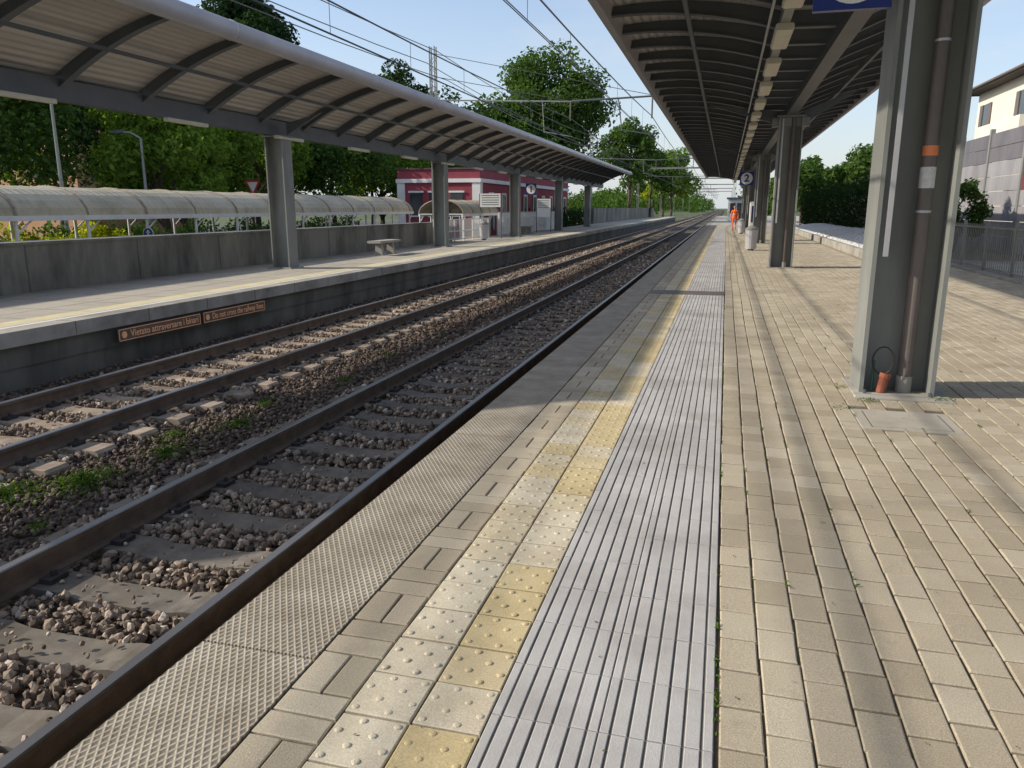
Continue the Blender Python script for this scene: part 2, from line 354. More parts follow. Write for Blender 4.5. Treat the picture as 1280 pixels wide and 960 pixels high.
# ------------------------------------------------------------------ right platform
b=MB()
b.ext_y([(-1.74,-1.04),(14,-1.04),(14,-.02),(6.3,-.010),(-1.74,-.010)],-4,62,'joint')
b.ext_y([(-1.74,-1.04),(14,-1.04),(14,-.004),(-1.74,-.004)],62,170,'platformtop')
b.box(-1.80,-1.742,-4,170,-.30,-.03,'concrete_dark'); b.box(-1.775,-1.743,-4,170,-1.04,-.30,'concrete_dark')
b.obj('platform')
def bricks(cx,cy,lx,ly,top,name,mat,ch=.005,tilt=.0016,depth=.014,parent=None,wob=0.0):
    n=len(cx); hx=lx/2; hy=ly/2
    tpl_x=np.array([-1,1,1,-1,-1,1,1,-1.]); tpl_y=np.array([-1,-1,1,1,-1,-1,1,1.])
    ins=np.array([1,1,1,1,0,0,0,0.])
    jx=np.tile(rng.normal(0,wob,(n,4)),2); jy=np.tile(rng.normal(0,wob,(n,4)),2)
    X=cx[:,None]+tpl_x*(hx[:,None]-ins*ch)+jx; Y=cy[:,None]+tpl_y*(hy[:,None]-ins*ch)+jy
    tx=rng.normal(0,tilt,n)[:,None]; tz=top+rng.normal(0,.0008,n)[:,None]
    Z=np.where(ins>0,tz+tx*tpl_x*.35+rng.normal(0,tilt*.35,n)[:,None]*tpl_y,tz-ch*.6)
    Xl=X[:,4:]; Yl=Y[:,4:]; Zl=np.full_like(Xl,top-depth)
    V=np.stack([np.concatenate([X,Xl],1),np.concatenate([Y,Yl],1),np.concatenate([Z,Zl],1)],2)
    f=[(0,1,2,3)]
    for i in range(4):
        j=(i+1)%4; f.append((4+i,4+j,j,i)); f.append((8+i,8+j,4+j,4+i))
    F=(np.array(f)[None]+np.arange(n)[:,None,None]*12).reshape(-1,4)
    return np_obj(name,V.reshape(-1,3),F,mat,parent)
pv=empty('platform_paving')
CX=[];CY=[];LX=[];LY=[]
pw=.1435; pl=.2135; i=0; x=.066
while x<6.1:
    off=(i%2)*pl*.5+random.uniform(-.008,.008)
    y=-1.5+off
    while y<61.7:
        CX.append(x+pw/2);CY.append(y+pl/2);LX.append(pw-.0095);LY.append(pl-.0095); y+=pl
    x+=pw;i+=1
CX=np.array(CX)+rng.normal(0,.001,len(CX))+.004*np.sin(np.array(CY)*.9+np.array(CX)*2);CY=np.array(CY)+rng.normal(0,.0018,len(CY));LX=np.array(LX);LY=np.array(LY)
k=~((CX>1.12)&(CX<1.72)&(CY>6.0)&(CY<6.62)); 
bricks(CX[k],CY[k],LX[k],LY[k],0.0,'paver_field','paver',parent=pv,wob=.0011)
CX=[];CY=[];LX=[];LY=[]; y=-1.5; x0=-1.347; w=.237
while y<61.7:
    CX+=[x0+w/2];CY+=[y+.0593];LX+=[w-.009];LY+=[.1185-.009]
    CX+=[x0+w/2];CY+=[y+.0593+.1185];LX+=[w-.009];LY+=[.1185-.009]
    CX+=[x0+w/4,x0+3*w/4];CY+=[y+.237+.1185]*2;LX+=[w/2-.009]*2;LY+=[.237-.009]*2
    y+=.474
bricks(*[np.array(a) for a in (CX,CY,LX,LY)],0.0,'paver_border','paver',parent=pv,wob=.0013)
CX=[];CY=[]; BX=[];BY=[]
ys=[-10+.235*k for k in range(36,306)]
for y in ys:
    for c in range(2):
        CX.append(-1.11+.235*c+.1175);CY.append(y+.1175)
        if y<20:
            for a in range(4):
                for d in range(4):
                    if (a+d)%2==0: BX.append(-1.11+.235*c+.235*(a+.5)/4);BY.append(y+.235*(d+.5)/4)
CX=np.array(CX);CY=np.array(CY)
tt=empty('tactile_paving')
bricks(CX,CY,np.full(len(CX),.226),np.full(len(CX),.226),0.001,'warning_tiles','tactile',parent=tt,ch=.004,tilt=.0012,wob=.0009)
BX=np.array(BX);BY=np.array(BY);n=len(BX)
ang=np.arange(8)*math.pi/4; 
ringr=[.0145,.0115,.006]; ringz=[0,.0038,.0052]
V=[]
for r,z in zip(ringr,ringz):
    V.append(np.stack([BX[:,None]+r*np.cos(ang),BY[:,None]+r*np.sin(ang),np.full((n,8),.0005+z)],2))
V=np.concatenate(V,1); f=[]
for r in range(2):
    for i in range(8):
        j=(i+1)%8; f.append((r*8+i,r*8+j,r*8+8+j,r*8+8+i))
f+= [(16,17,18,19),(19,20,21,16),(21,22,23,16)]
F=(np.array(f)[None]+np.arange(n)[:,None,None]*24).reshape(-1,4)
np_obj('warning_bumps',V.reshape(-1,3),F,'tactile',tt)
b=MB(); b.box(-.640,.060,-1.5,61.7,-.006,-.003,'groove_low')
y=-1.5; TL=.30; pos=[]
for c in range(2):
    x0=-.638+c*.350; xx=x0
    ws=[.030,.0465,.0465,.0465,.0465,.0465,.030]
    g=(.345-sum(ws))/6
    for wv in ws:
        pos.append((xx,xx+wv)); xx+=wv+g
CX=[];CY=[];LX=[];LY=[]
while y<61.5:
    for (a,c) in pos:
        CX.append((a+c)/2);LX.append(c-a);CY.append(y+TL/2);LY.append(TL-.004)
    y+=TL
bricks(*[np.array(a) for a in (CX,CY,LX,LY)],0.002,'guide_ribs','groove',parent=tt,ch=.0025,tilt=.0003,depth=.008)
b.obj('guide_base',tt)
b=MB(); b.box(-1.347,.062,14.9,15.6,-.004,.006,'pipe'); b.obj('drain_cover')
b=MB(); L=2.85; y=-.62-L
while y<170:
    b.box(-1.815,-1.352,y,y+L-.012,-.03,.003,'plate'); y+=L
b.obj('edge_tread_plates')
b=MB(); b.box(1.076,1.782,6.0,6.60,-.012,.001,'platformtop',.004); b.box(1.16,1.70,6.07,6.53,.001,.005,'platformtop',.002)
for (xa,xb,ya,yb) in ((1.15,1.16,6.06,6.54),(1.70,1.71,6.06,6.54)): b.box(xa,xb,ya,yb,.001,.003,'pipe')
b.obj('manhole_cover')
b=MB(); b.box(1.17,1.95,6.98,7.86,-.006,.010,'concrete',.006); b.obj('column_footing')
C=[]
for i in range(170):
    j=rng.integers(0,42); x=.066+pw*j; y=rng.uniform(1.2,14); n=rng.integers(3,12)
    C.append(np.stack([x+rng.normal(0,.004,n),y+rng.normal(0,.03,n),rng.uniform(-.004,.008,n)],1))
for (x,y,n) in ((1.86,7.05,90),(1.25,6.9,70),(1.9,7.7,40),(1.1,7.4,30),(1.0,6.6,35)):
    C.append(np.stack([x+rng.normal(0,.05,n),y+rng.normal(0,.04,n),np.abs(rng.normal(0,.018,n))],1))
for y in rng.uniform(1,20,60):
    n=8; C.append(np.stack([.063+rng.normal(0,.003,n),y+rng.normal(0,.04,n),rng.uniform(-.004,.006,n)],1))
C=np.concatenate(C); V,F=leaves(C,np.tile([0,0,.6],(len(C),1)),.011,.35,.8); np_obj('joint_weeds',V,F,'weed')
n=900; X=np.concatenate([rng.uniform(-1.3,6,n//2),rng.normal(1.5,.5,n-n//2)]); Yv=np.concatenate([rng.uniform(1,16,n//2),rng.normal(7.3,.5,n-n//2)])
V,F=leaves(np.stack([X,Yv,np.full(n,.005)],1),np.tile([0,0,1.],(n,1)),.008,.5,.15); np_obj('leaf_litter',V,F,'litter')

# ------------------------------------------------------------------ columns and canopies
def hcol(b,x,y,ztop,w=.56,d=.50,mat='steel'):
    t=.035
    b.box(x-w/2,x-w/2+t,y-d/2,y+d/2,.0,ztop,mat); b.box(x+w/2-t,x+w/2,y-d/2,y+d/2,.0,ztop,mat)
    b.box(x-w/2+t,x+w/2-t,y-.02,y+.02,.0,ztop,mat)
    b.box(x-w/2-.06,x+w/2+.06,y-d/2-.06,y+d/2+.06,ztop,ztop+.03,mat)
def arc(p0,p1,bulge,n=8):
    out=[]
    for i in range(n+1):
        t=i/n; out.append((p0[0]+(p1[0]-p0[0])*t,p0[1]+(p1[1]-p0[1])*t+bulge*4*t*(1-t)))
    return out
def ribs(b,prof,y,w,dep0,dep1,mat):
    n=len(prof)
    top=[(x,z) for x,z in prof]; bot=[(x,z-(dep0+(dep1-dep0)*i/(n-1))) for i,(x,z) in enumerate(prof)]
    for i in range(n-1):
        a,bq=top[i],top[i+1]; c,d=bot[i+1],bot[i]
        b.ext_y([d,c,bq,a],y-w/2,y+w/2,mat)
        b.ext_y([(d[0],d[1]-.02),(c[0],c[1]-.02),(c[0],c[1]),(d[0],d[1])],y-w/2-.045,y+w/2+.045,mat)
lc=empty('station_canopy')
b=MB()
LY_=[6.8,18.8,31.0,43.0,55.0,67.0]
front=arc((-11.5,3.86),(-9.0,4.80),.14)
back=arc((-11.5,3.86),(-13.1,4.15),.05,4)
def sheet(b,prof,ya,yb,mat,th=.05):
    n=len(prof); vs=[]
    for x,z in prof: vs+= [(x,ya(x),z),(x,yb(x),z),(x,ya(x),z+th),(x,yb(x),z+th)]
    fs=[]
    for i in range(n-1):
        a=4*i;c=4*(i+1); fs+=[(a,a+1,c+1,c),(a+2,c+2,c+3,a+3),(a,c,c+2,a+2),(a+1,a+3,c+3,c+1)]
    fs+=[(0,2,3,1),(4*n-4,4*n-3,4*n-1,4*n-2)]
    b.add(vs,fs,mat)
endf=lambda x: 4.2+(x+9.0)*1.0  # unseen near end, skewed to shape the canopy's shadow on track and platform edge
sheet(b,front,endf,lambda x:75,'deck'); sheet(b,back,endf,lambda x:75,'deck')
b.obj('roof_sheets',lc)
b=MB(); y=5.6
while y<75:
    ribs(b,[p for p in front],y,.05,.26,.12,'steel_dark'); ribs(b,back,y,.05,.24,.12,'steel_dark'); y+=2.05
b.box(-11.62,-11.38,2.6,75,3.44,3.80,'steel_dark')
b.box(-10.35,-10.29,3.4,75,4.20,4.26,'steel_dark')
b.obj('ribs',lc)
b=MB()
b.tube((-8.86,4.2,4.74),(-8.86,75,4.74),.17,.17,'fascia',20)
y=7
while y<75: b.tube((-8.86,y,4.74),(-8.86,y+.05,4.74),.18,.18,'steel_light',20); y+=6.1
b.obj('edge_tube',lc,smooth=True)
b=MB(); b.ext_y([(-13.2,4.05),(-13.05,4.05),(-13.05,4.3),(-13.2,4.3)],1.0,75,'fascia'); b.obj('rear_gutter',lc)
b=MB()
for y in LY_:
    hcol(b,-11.5,y,3.40,.52,.46)
    for (x0,x1,s) in ((-11.2,-10.2,1),(-11.8,-12.6,-1)):
        b.add([(x0,y-.03,3.45),(x0,y+.03,3.45),(x0,y-.03,3.75),(x0,y+.03,3.75),(x1,y-.03,3.98),(x1,y+.03,3.98)],[(0,2,4),(1,5,3),(0,4,5,1),(0,1,3,2),(2,3,5,4)],'steel_dark')
    b.box(-11.85,-11.15,y-.33,y+.33,.0,.03,'concrete')
b.obj('columns',lc)
b=MB(); y=6.0
while y<74:
    b.box(-11.30,-11.18,y,y+1.3,3.34,3.42,'lampbox',.01); y+=4.1
b.obj('lamps',lc)
rc=empty('station_canopy')
prL=arc((.62,4.42),(-1.92,4.62),.12); prM=[(.62,4.42),(1.5,4.40)]; prR=arc((1.5,4.40),(3.75,5.0),.12)
y0f=lambda x:-3; y1f=lambda x:80
b=MB(); 
for p in (prL,prM,prR): sheet(b,p,y0f,y1f,'deck')
b.obj('roof_sheets',rc)
b=MB(); y=-2.4
while y<80:
    ribs(b,prL,y,.05,.24,.12,'steel_dark'); ribs(b,prR,y,.05,.24,.12,'steel_dark'); ribs(b,prM,y,.05,.22,.22,'steel_dark'); y+=1.27
b.box(1.38,1.62,-3,80,3.96,4.12,'steel_dark'); b.box(.56,.68,-3,80,4.02,4.16,'steel')
b.box(2.6,2.66,-3,80,4.5,4.6,'steel_dark'); b.box(-.75,-.69,-3,80,4.36,4.42,'steel_dark')
b.obj('ribs',rc)
b=MB(); b.ext_y([(-2.05,4.44),(-1.9,4.40),(-1.86,4.66),(-1.92,4.74),(-2.05,4.74)],-3,80,'fascia'); b.ext_y([(3.75,4.8),(3.9,4.84),(3.9,5.14),(3.75,5.1)],-3,80,'fascia')
b.obj('edge_gutter',rc)
b=MB(); RY=[7.42,22.6,37.8,53.0,68.2]
for y in RY:
    hcol(b,1.52,y,3.93,.60,.52)
    b.box(1.05,1.99,y-.12,y+.12,3.70,3.925,'steel')
    b.add([(-.6,y-.04,4.30),(-.6,y+.04,4.30),(1.22,y-.04,3.75),(1.22,y+.04,3.75),(1.22,y-.04,4.1),(1.22,y+.04,4.1)],[(0,4,2),(1,3,5),(0,2,3,1),(2,4,5,3),(0,1,5,4)],'steel_dark')
    b.add([(3.2,y-.04,4.62),(3.2,y+.04,4.62),(1.82,y-.04,3.75),(1.82,y+.04,3.75),(1.82,y-.04,4.1),(1.82,y+.04,4.1)],[(0,2,4),(1,5,3),(0,1,3,2),(2,3,5,4),(0,4,5,1)],'steel_dark')
    b.box(1.17,1.87,y-.31,y+.31,.0,.018,'concrete')
    for sx in (1.26,1.78):
        for sy in (-.29,.29): b.tube((sx,y+sy,.018),(sx,y+sy,.05),.015,.015,'steel_dark',6)
b.obj('columns',rc)
b=MB()
for y in RY:
    b.tube((1.60,y-.12,0.0),(1.60,y-.12,3.95),.058,.058,'pipe',20)
    b.tube((1.60,y-.12,.0),(1.60,y-.12,.16),.066,.066,'concrete',20)
    b.box(1.30,1.34,y-.26,y-.22,1.2,3.9,'steel_light')
b.obj('downpipes',rc,smooth=False)
b=MB(); y=-1
while y<79:
    b.box(.50,.74,y,y+1.35,3.93,4.02,'lampbox',.02); y+=2.54
b.tube((.42,-3,4.08),(.42,80,4.08),.02,.02,'steel_light',6)
b.obj('lamps',rc)
b=MB(); y=7.42
b.tube((1.60,y-.12,2.02),(1.60,y-.12,2.10),.0605,.0605,'orangepaint',20)
b.tube((1.60,y-.12,1.76),(1.60,y-.12,1.93),.0605,.0605,'paper',20)
b.tube((1.60,y-.12,1.56),(1.60,y-.12,1.58),.0605,.0605,'steel_light',20)
b.tube((1.60,y-.12,2.9),(1.60,y-.12,2.92),.0605,.0605,'steel_light',20)
b.obj('stickers',rc)
b=MB(); pts=[]
for i in range(25):
    t=i/24*2*math.pi*1.1; pts.append((1.40+.085*math.cos(t),y-.2-.02*i/24,.30+.12*math.sin(t)))
b.path(pts,.007,'black',6); b.path([(1.33,y-.2,.0),(1.33,y-.2,.3)],.012,'greentarp',6)
b.path([(1.40,y-.22,.02),(1.42,y-.22,.15)],.04,'rustred',12); b.tube((1.42,y-.22,.15),(1.43,y-.22,.19),.048,.048,'rustred',12)
b.obj('cable_coil',rc)

def number_sign(num,x,y,z,s,hang):
    e=empty('platform_number_sign',(x,y,z)); b=MB()
    b.box(-s/2,s/2,0,.07,-s/2,s/2,'blue'); b.disc_y(0,-.006,0,s*.43,'white',32,.007)
    b.tube((-s*.3,.035,s/2),(-s*.3,.035,hang-z),.015,.015,'steel',8); b.tube((s*.3,.035,s/2),(s*.3,.035,hang-z),.015,.015,'steel',8)
    b.obj('panel',e)
    text(num,s*.75,'blue',e,Matrix.Translation((0,-.010,0))@Matrix.Rotation(math.pi/2,4,'X'),'digit')
number_sign('2',.87,7.1,3.43,.58,4.4); number_sign('2',.85,39.0,2.95,.62,4.4); number_sign('1',-10.9,44.3,2.65,.62,4.0)
# ------------------------------------------------------------------ left platform
b=MB()
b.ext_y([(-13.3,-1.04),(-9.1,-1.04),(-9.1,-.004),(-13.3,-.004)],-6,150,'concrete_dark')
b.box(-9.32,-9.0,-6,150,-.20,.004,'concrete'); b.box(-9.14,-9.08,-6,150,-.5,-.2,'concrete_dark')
b.box(-13.2,-9.322,-6,150,-.003,.0,'platformtop')
b.box(-9.44,-9.34,-6,150,.001,.005,'white'); b.box(-9.86,-9.46,-6,150,.001,.006,'yellowstrip')
y=-6
while y<60: b.box(-9.34,-8.998,y,y+.015,-.19,.0055,'concrete_dark'); y+=1.5
y=-6
while y<60: b.box(-13.0,-9.9,y,y+.012,.0002,.0012,'concrete_dark'); y+=1.0
for x in (-10.6,-11.3,-12.2): b.box(x,x+.012,-6,60,.0003,.0014,'concrete_dark')
b.obj('platform')
b=MB(); b.box(-13.16,-12.98,-6,36.5,-.0,.90,'wall_conc'); b.box(-13.2,-12.94,-6,36.5,.90,.96,'wall_conc')
y=-6
while y<36: b.box(-12.976,-12.972,y,y+.03,.0,.9,'concrete_dark'); y+=3
b.obj('concrete_wall')
def warn(txt,ya,yb):
    e=empty('warning_sign',(-8.95,(ya+yb)/2,-.33)); b=MB(); hl=(yb-ya)/2
    b.box(-.02,0,-hl,hl,-.095,.095,'signbrown'); b.box(-.12,-.02,-.1,.1,-.05,.05,'concrete_dark')
    for s in (-1,1):
        b.box(0,.003,-hl+.01,hl-.01,s*.086-.006,s*.086+.006,'signtext')
        b.box(0,.003,s*(hl-.012)-.006,s*(hl-.012)+.006,-.078,.078,'signtext')
    b.tube((0,-hl+.12,0),(.003,-hl+.12,0),.055,.055,'signtext',16)
    b.obj('panel',e)
    t=text(txt,.14,'signtext',e,Matrix.Translation((.004,.09,0))@Matrix.Rotation(math.pi/2,4,'Z')@Matrix.Rotation(math.pi/2,4,'X'),off=.001)
    bpy.context.view_layer.update(); wd=t.dimensions.x
    if wd>.1: t.scale=((2*hl-.32)/wd,1.1,1)
warn('Vietato attraversare i binari',9.75,11.72); warn('Do not cross the railway lines',11.8,13.75)
b=MB(); b.box(-11.75,-11.25,24.4,26.2,.42,.50,'concrete',.015)
for y in (24.75,25.7): b.ext_y([(-11.65,0),(-11.35,0),(-11.40,.42),(-11.60,.42)],y,y+.16,'concrete')
b.obj('platform_bench')
b=MB(); b.box(-12.3,-11.9,47,49,.42,.48,'concrete',.015)
for y in (47.3,48.6): b.box(-12.25,-11.95,y,y+.12,0,.42,'concrete')
b.obj('platform_bench')
b=MB()
for (x,ya,yb) in ((-12.6,33.0,41.5),(-12.6,44,56)):
    for z in (.12,.5,1.05): b.tube((x,ya,z),(x,yb,z),.025,.025,'white',6)
    y=ya
    while y<=yb:
        b.tube((x,y,0),(x,y,1.08),.03,.03,'white',6); y+=1.4
    y=ya
    while y<=yb: b.tube((x,y,.12),(x,y,1.05),.01,.01,'white',4,False); y+=.14
b.obj('white_railing')
b=MB(); b.box(-12.95,-12.85,44.5,60,.0,1.3,'white'); b.box(-12.97,-12.83,44.5,60,1.3,1.36,'steel_light'); b.obj('low_wall')
def board(x,y,w,h,z):
    b=MB()
    for s in (-1,1): b.tube((x+s*w*.5,y,0),(x+s*w*.5,y,z+h/2),.03,.03,'steel_dark',8)
    b.box(x-w/2+.03,x+w/2-.03,y-.03,y+.03,z-h/2,z+h/2,'white')
    for i in range(5): b.box(x-w/2+.12,x+w/2-.12,y-.034,y-.031,z+h/2-.1-i*.12-.02,z+h/2-.1-i*.12+.02,'steel_dark')
    b.obj('timetable_board')
board(-12.2,40.5,1.2,.7,2.0); board(-11.9,52,1.0,1.2,1.6)
bd=empty('station_building'); b=MB()
X0,X1,Y0,Y1=-21.6,-15.8,50,80
b.box(X0,X1,Y0,Y1,-1.05,3.25,'redwall'); b.box(X0-.12,X1+.12,Y0-.12,Y1+.12,3.25,3.5,'white'); b.box(X0-.02,X1+.02,Y0-.02,Y1+.02,3.5,4.1,'redwall'); b.box(X0-.1,X1+.1,Y0-.1,Y1+.1,4.1,4.2,'darkroof')
b.box(X0-.06,X0+.5,Y0-.06,Y0+.5,-1.04,3.25,'white'); b.box(X1-.5,X1+.06,Y0-.06,Y0+.5,-1.04,3.25,'white')
b.box(X0-.05,X1+.05,Y0-.05,Y1,-1.03,-.3,'concrete')
b.obj('walls',bd); b=MB()
for x in (-20.3,-18.9,-17.4):
    b.box(x-.45,x+.45,Y0-.05,Y0-.01,1.1,2.6,'glass'); b.box(x-.55,x+.55,Y0-.1,Y0-.052,2.6,2.72,'white'); b.box(x-.55,x+.55,Y0-.1,Y0-.052,1.0,1.1,'white')
y=52.5
while y<79:
    b.box(X1+.01,X1+.05,y-.5,y+.5,.2,2.5,'glass'); b.box(X1+.052,X1+.09,y-.6,y+.6,2.5,2.65,'white')
    for s in (-1,1): b.box(X1+.052,X1+.09,y+s*.55-.06,y+s*.55+.06,.1,2.5,'white')
    y+=3.2
b.obj('windows',bd)
def vault(name,x,w,ya,yb,ze,rise,zg,step=2.5):
    e=empty(name); b=MB(); n=12; pts=[]
    for i in range(n+1):
        a=math.pi*i/n; pts.append((x-w/2*math.cos(a),ze+rise*math.sin(a)))
    sheet(b,pts,lambda q:ya,lambda q:yb,'vault',.03); b.obj('roof',e)
    b=MB(); y=ya
    while y<=yb+.01:
        for i in range(n): b.tube((pts[i][0],y,pts[i][1]+.03),(pts[i+1][0],y,pts[i+1][1]+.03),.045,.045,'signbeige',5,False)
        for s in (-1,1):
            b.tube((x+s*(w/2-.05),y,zg),(x+s*(w/2-.05),y,ze),.05,.05,'white',8)
            b.tube((x+s*(w/2-.05),y,ze-.45),(x+s*(w/2-.05),min(y+.6,yb),ze-.03),.025,.025,'white',6)
        b.tube((x-w/2,y,ze),(x+w/2,y,ze),.03,.03,'white',6)
        y+=step
    for s in (-1,1): b.box(x+s*w/2-.05,x+s*w/2+.05,ya,yb,ze-.1,ze+.04,'white')
    b.obj('frame',e)
vault('covered_walkway',-20,3.0,2,45,1.35,.85,-1.03)
vault('arched_shelter',-15.2,2.6,41,48,1.25,.75,-1.03,1.7)
b=MB(); y=8
while y<45:
    b.tube((-17.4,y,-1.03),(-17.4,y,.75),.03,.03,'steel_light',6); y+=2
b.tube((-17.4,8,.75),(-17.4,45,.75),.025,.025,'steel_light',6); b.tube((-17.4,8,.2),(-17.4,45,.2),.02,.02,'steel_light',6); b.obj('parking_railing')
def tri_sign(x,y,z,r):
    b=MB()
    b.tube((x,y+.03,-1.03),(x,y+.03,z+.3),.03,.03,'steel_light',8)
    def tri(rr,yy,mat):
        p=[(x+rr*math.cos(a),z+rr*math.sin(a)) for a in (-math.pi/2,math.pi/6,5*math.pi/6)]
        b.ext_y(p,yy-.008,yy,mat)
    tri(r,y,'red'); tri(r*.66,y-.01,'white'); b.obj('yield_sign')
tri_sign(-26.4,40.2,2.85,.6)
b=MB(); x,y,z=-18.2,21.6,.78; b.tube((x,y+.03,-1.03),(x,y+.03,z+.3),.025,.025,'steel_light',8); b.disc_y(x,y,z,.2,'white',24,.01); b.disc_y(x,y-.004,z,.18,'blue',24,.004)
b.box(x-.03,x+.03,y-.007,y-.004,z-.1,z+.07,'white'); b.add([(x-.09,y-.007,z+.03),(x+.09,y-.007,z+.03),(x,y-.007,z+.13)],[(0,1,2)],'white'); b.obj('direction_sign')
b=MB(); x,y=-18.6,30.5
for s in (-.45,.45): b.tube((x+s,y,-1.03),(x+s,y,1.3),.03,.03,'steel_light',6)
b.box(x-.42,x+.42,y-.03,y+.03,.1,1.25,'white'); b.box(x-.38,x+.1,y-.034,y-.031,.2,1.0,'blue'); b.obj('notice_board')
def lamp(x,y,h,ax):
    b=MB(); b.tube((x,y,-1.03),(x,y,h),.09,.05,'steel',10); b.path([(x,y,h),(x+ax*.5,y,h+.25),(x+ax,y,h+.3)],.04,'steel',8)
    b.ext_y([(x+ax-.6,h+.27),(x+ax+.1,h+.24),(x+ax+.1,h+.4),(x+ax-.6,h+.33)],y-.12,y+.12,'steel_dark'); b.obj('street_lamp')
lamp(-25.0,25.2,5.6,-1.2); lamp(-26,31,4.7,-1.0)
# ------------------------------------------------------------------ catenary
def mast(b,x,y,h,z0=-1.0):
    for sx in (-.12,.12):
        for sy in (-.12,.12): b.box(x+sx-.025,x+sx+.025,y+sy-.025,y+sy+.025,z0,h,'steel')
    z=z0+.3;k=1
    while z<h-.4:
        for sy in (-.12,.12): b.tube((x-.12*k,y+sy,z),(x+.12*k,y+sy,z+.4),.012,.012,'steel',4,False)
        for sx in (-.12,.12): b.tube((x+sx,y-.12*k,z),(x+sx,y+.12*k,z+.4),.012,.012,'steel',4,False)
        z+=.4;k=-k
def cant(b,x,y,tx):
    s=1 if tx>x else -1
    b.tube((x,y,6.55),(tx+s*.4,y,6.25),.035,.03,'steel',6); b.tube((x,y,7.6),(tx,y,6.28),.015,.015,'wire',5)
    b.tube((tx,y,6.25),(tx,y,5.45),.03,.03,'pipe',6)
    b.tube((tx-s*1.3,y,6.3),(tx-s*1.2,y,4.95),.02,.02,'steel',6); b.tube((tx-s*1.2,y,5.0),(tx+s*.1,y,4.75),.018,.018,'steel',6)
MY=[-9,36,81,126,171,216,261,306]
for i,y in enumerate(MY):
    b=MB(); mast(b,-13.6,y,8.9)
    cant(b,-13.6,y,-7.05); 
    b.tube((-7.0,y,6.28),(-2.6,y,6.4),.045,.04,'steel_dark',6); b.tube((-13.6,y,8.6),(-3.4,y,6.42),.014,.014,'wire',5)
    b.tube((-3.4,y,6.4),(-3.4,y,5.45),.04,.04,'pipe',6); b.tube((-4.9,y,6.35),(-4.7,y,4.95),.03,.03,'steel_dark',6); b.tube((-4.7,y,5.0),(-3.3,y,4.75),.025,.025,'steel_dark',6)
    if y>100:
        mast(b,1.6 if y>160 else 4.4,y,8.0); b.box(-13.6,4.4 if y<160 else 1.6,y-.1,y+.1,7.5,7.75,'steel')
    b.obj('catenary_mast')
b=MB()
for cx in (-7.05,-3.4):
    for dx in (-.02,.02): b.tube((cx+dx,-60,4.65),(cx+dx,306,4.65),.009,.009,'wire',6,False)
    for y0,y1 in zip(MY[:-1],MY[1:]):
        pts=[]
        for k in range(13):
            t=k/12; pts.append((cx,y0+(y1-y0)*t,5.55-.35*4*t*(1-t)))
        for p,q in zip(pts[:-1],pts[1:]): b.tube(p,q,.017,.017,'wire',6,False)
        for k in range(1,12,1): b.tube(pts[k],(cx,pts[k][1],4.65),.006,.006,'wire',4,False)
for (x,z) in ((-13.4,8.7),(-13.9,8.2),(-12.9,7.4),(-13.5,6.6)):
    for y0,y1 in zip(MY[:-1],MY[1:]):
        for k in range(8):
            t0=k/8;t1=(k+1)/8; b.tube((x,y0+45*t0,z-.5*4*t0*(1-t0)),(x,y0+45*t1,z-.5*4*t1*(1-t1)),.018,.018,'wire',5,False)
b.obj('overhead_wires')

# ------------------------------------------------------------------ right side
b=MB(); FX=6.35
for z in (.14,1.12): b.box(FX-.02,FX+.02,2,30,z-.02,z+.02,'steel')
y=2.06
while y<30: b.box(FX-.009,FX+.009,y-.009,y+.009,.05,1.2,'steel'); y+=.15
y=2
while y<=30: b.box(FX-.035,FX+.035,y-.035,y+.035,0,1.28,'steel'); y+=2
b.obj('metal_fence')
b=MB(); b.box(6.15,6.6,-3,30,-.03,.06,'concrete',.01); b.obj('kerb')
b=MB(); b.box(4.3,4.5,27,60,-.03,.28,'concrete',.015); b.box(4.5,6.7,27,27.2,-.03,.28,'concrete',.015)
b.ext_y([(4.5,-.02),(6.8,-.02),(6.8,.55),(6.0,.52),(5.1,.40),(4.5,.24)],27.2,60,'whitestone'); b.obj('gravel_planter')
P=np.stack([rng.uniform(4.55,6.7,2600),rng.uniform(27.3,44,2600),np.zeros(2600)],1); P[:,2]=np.interp(P[:,0],[4.5,5.1,6.0,6.8],[.24,.40,.52,.55])+.02
stones('white_pebbles',P,rng.uniform(.03,.07,2600),'whitestone')
b=MB(); b.box(6.62,13.9,-3,27,-.02,.008,'concrete'); b.obj('path')
b=MB(); y=8
while y<75:
    b.box(10.0,10.16,y-.09,y+.09,-.02,4.65,'steel'); 
    for k in range(8):
        mt='barrier_dark' if k>=6 else ('barrier_red' if (k in (4,5) and int(y/4)%4==3) else 'barrier')
        b.box(10.05,10.12,y+.09,y+3.91,.0+k*.56,.0+k*.56+.54,mt)
    y+=4
b.obj('noise_barrier')
h=empty('house'); b=MB(); X0,X1,Y0,Y1,ZE=16.5,27,30,63,9.3
b.box(X0,X1,Y0,Y1,-1.04,ZE,'cream'); b.obj('walls',h); b=MB()
o=.9; xm=(X0+X1)/2
b.add([(X0-o,Y0-o,ZE-.05),(X1+o,Y0-o,ZE-.05),(X1+o,Y1+o,ZE-.05),(X0-o,Y1+o,ZE-.05),(X0-o,Y0-o,ZE+.2),(X1+o,Y0-o,ZE+.2),(X1+o,Y1+o,ZE+.2),(X0-o,Y1+o,ZE+.2),(xm,Y0+5,ZE+2.6),(xm,Y1-5,ZE+2.6)],
 [(0,3,2,1),(0,1,5,4),(1,2,6,5),(2,3,7,6),(3,0,4,7),(4,5,8),(5,6,9,8),(6,7,9),(7,4,8,9)],'darkroof')
b.tube((X0-o-.06,Y0-o,ZE+.1),(X0-o-.06,Y1+o,ZE+.1),.09,.09,'pipe',8); b.obj('roof',h); b=MB()
